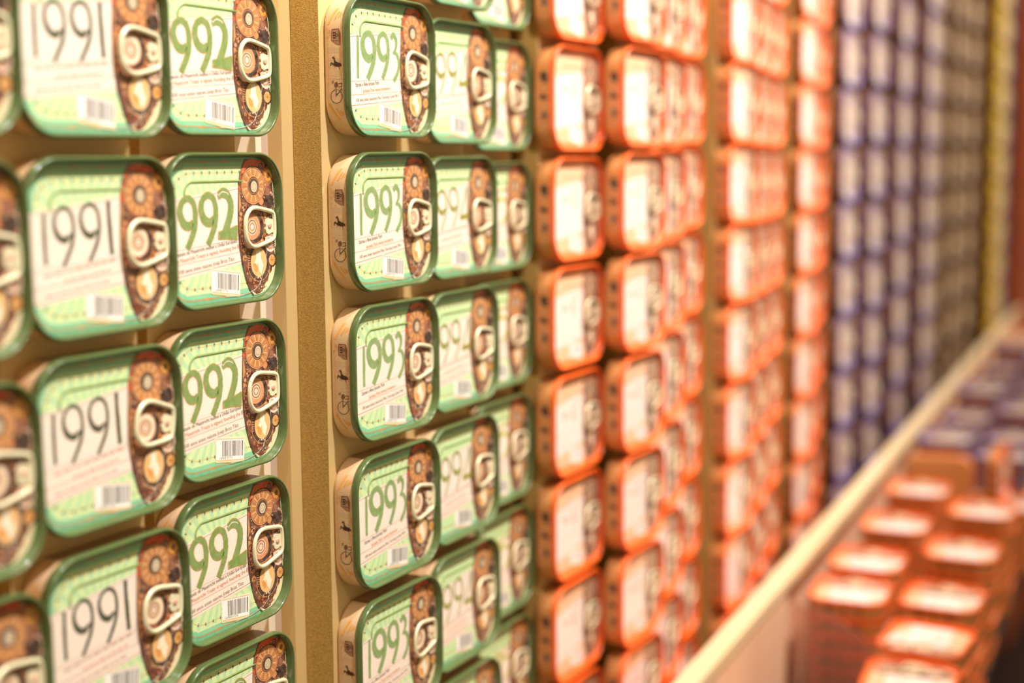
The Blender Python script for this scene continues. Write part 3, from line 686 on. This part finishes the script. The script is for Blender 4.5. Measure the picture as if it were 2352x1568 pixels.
# ------------------------------------------------------------------ display bin below the wall
BA = math.atan(.0635)
BIN = Matrix.Translation((1.016, .387, CAMZ - .405)) @ Matrix.Rotation(BA, 4, 'Z')   # local x runs along the rail, y towards the wall
bin_ = bpy.data.objects.new('display_bin', None); COL.objects.link(bin_); bin_.matrix_world = BIN
tag(bin_, 'pale wooden bin full of lying tins in front of the wall of tins', 'bin')
def part(name, me, parent=bin_): return mkobj(name, me, parent)
part('rail', box_mesh('rail', -.5, 3.2, -.019, 0, -.012, 0, [M['rail']], .0012))
part('front_board', box_mesh('front_board', -.5, .292, -.017, -.003, -.40, -.012, [M['peach']]))
part('back_board', box_mesh('back_board', .292, 3.2, -.006, -.001, -.40, -.012, [M['peach']]))
part('bottom_panel', box_mesh('bottom_panel', -.5, 3.2, -.186, -.0, -.160, -.148, [M['dark']]))
part('riser', box_mesh('riser', 1.04, 3.2, -.19, -.008, -.148, -.148 + 4 * (DEEP * MM + .0002), [M['peach']]))
for x in (.02, .302):                                          # clear dividers with a rounded outer corner
    bm = bmesh.new(); P_ = [(-.02, -.145), (-.02, -.03)] + [(-.02 - .10 * math.sin(t * PI / 16), -.13 + .10 * math.cos(t * PI / 16)) for t in range(0, 9)] + [(-.12, -.145)]
    a = [bm.verts.new((x, y, z)) for y, z in P_]; b = [bm.verts.new((x + .003, y, z)) for y, z in P_]
    bm.faces.new(a); bm.faces.new(b[::-1])
    for i in range(len(P_)): j = (i + 1) % len(P_); bm.faces.new((a[i], a[j], b[j], b[i]))
    part('acrylic_divider', finish(bm, 'acrylic_divider', [M['acrylic']]))

def lying(x, y, z, kind, label, group, flip=False, yaw=0.0):
    """a tin lying on its back: lid up, print reading away from the viewer"""
    a = BA + yaw + (PI if flip else 0)
    ex = Vector((math.cos(a), math.sin(a), 0)); ez = Vector((-math.sin(a), math.cos(a), 0)); ey = Vector((0, 0, -1))
    m = Matrix(((ex.x, ey.x, ez.x, x), (ex.y, ey.y, ez.y, y), (ex.z, ey.z, ez.z, CAMZ + z), (0, 0, 0, 1)))
    return place(kind, None, m, label, group)

OB = 'orange-rimmed tins lying in the bin'; PB = 'purple-rimmed tins lying in the bin'
BOT = -.405 - .148
STK = [  # x, y, yaw, flip, tins in the stack, name of the stack
 (1.155, .238, .04, False, 7, 'the frontmost open-side stack'),
 (1.262, .246, -.10, True, 7, 'the stack whose top tin is turned round'),
 (1.393, .257, -.06, False, 7, 'the third open-side stack'),
 (1.575, .271, -.03, False, 7, 'the fourth open-side stack'),
 (1.769, .283, .0, False, 7, 'the last orange open-side stack'),
 (1.100, .322, .05, False, 4, 'the low stack by the peach board'),
 (1.375, .343, .03, False, 7, 'the first stack beyond the peach board'),
 (1.491, .354, .0, False, 7, 'the second stack beyond the peach board'),
 (1.659, .362, .0, False, 7, 'the third stack beyond the peach board'),
 (1.850, .376, -.02, False, 7, 'the stack before the upright orange tin'),
]
th = DEEP * MM + .0002
for x, y, yaw, flip, n, nm in STK:
    for k in range(n):
        top = k == n - 1
        lab = ('orange-rimmed tin, lid up, on top of %s' % nm) if top else ('orange-rimmed tin in %s, %s' % (nm, ['', 'just below its top', 'third from its top', 'fourth from its top', 'fifth from its top', 'sixth from its top', 'lowest'][n - 1 - k] if n == 7 else ['', 'just below its top', 'third from its top', 'lowest'][n - 1 - k]))
        lying(x + (0 if top else random.uniform(-.002, .002)), y + (0 if top else random.uniform(-.002, .002)), BOT + (k + 1) * th, 'orange', lab, OB, flip and top, yaw if top else yaw * .4 + random.uniform(-.02, .02))
# upright tins that close the orange stretch
def upright(x, y, z, a, kind, label, group):
    m = Matrix.Translation((x, y, CAMZ + z)) @ Matrix.Rotation(a, 4, 'Z')
    return place(kind, None, m, label, group)
topz = BOT + 7 * th
upright(1.965, .372, BOT + TINH / 2 + 4 * th, PI / 2 + .12, 'orange', 'upright orange-rimmed tin showing as an arch behind the lying tins', OB)
upright(1.960, .286, BOT + TINH / 2 + 5 * th, BA - .05, 'orange', 'upright orange-rimmed tin standing edge-on to the viewer', OB)
for k in range(5):
    w = ['lowest', 'second lowest', 'third lowest', 'fourth lowest', 'fifth lowest'][k]
    if k < 4: lying(1.975, .372, BOT + (k + 1) * th, 'orange', '%s flat tin under the arch-like upright tin' % w, OB)
    lying(1.966, .284, BOT + (k + 1) * th, 'orange', '%s flat tin under the edge-on upright tin' % w, OB)
ROWN = ['first', 'second', 'third', 'fourth', 'fifth', 'sixth', 'seventh', 'eighth']
x = 2.12; i = 0
while i < 7:
    for side, off in (('wall-side', -.062), ('open-side', -.145)):
        n = 8 if (i + (side == 'open-side')) % 3 == 0 else 7
        bx, by = x, .387 + (x - 1.016) * .0635 + off
        for k in range(4, n):
            w = {n - 1: 'top', n - 2: 'second', n - 3: 'third', n - 4: 'lowest'}[k]
            lying(bx, by, BOT + (k + 1) * th, 'purple', '%s tin of the %s purple stack in the bin, %s row' % (w, ROWN[i], side), PB, yaw=random.uniform(-.06, .06))
    x += .135 + .02 * i; i += 1
for m_ in list(bpy.data.meshes):
    if m_.users == 0: bpy.data.meshes.remove(m_)
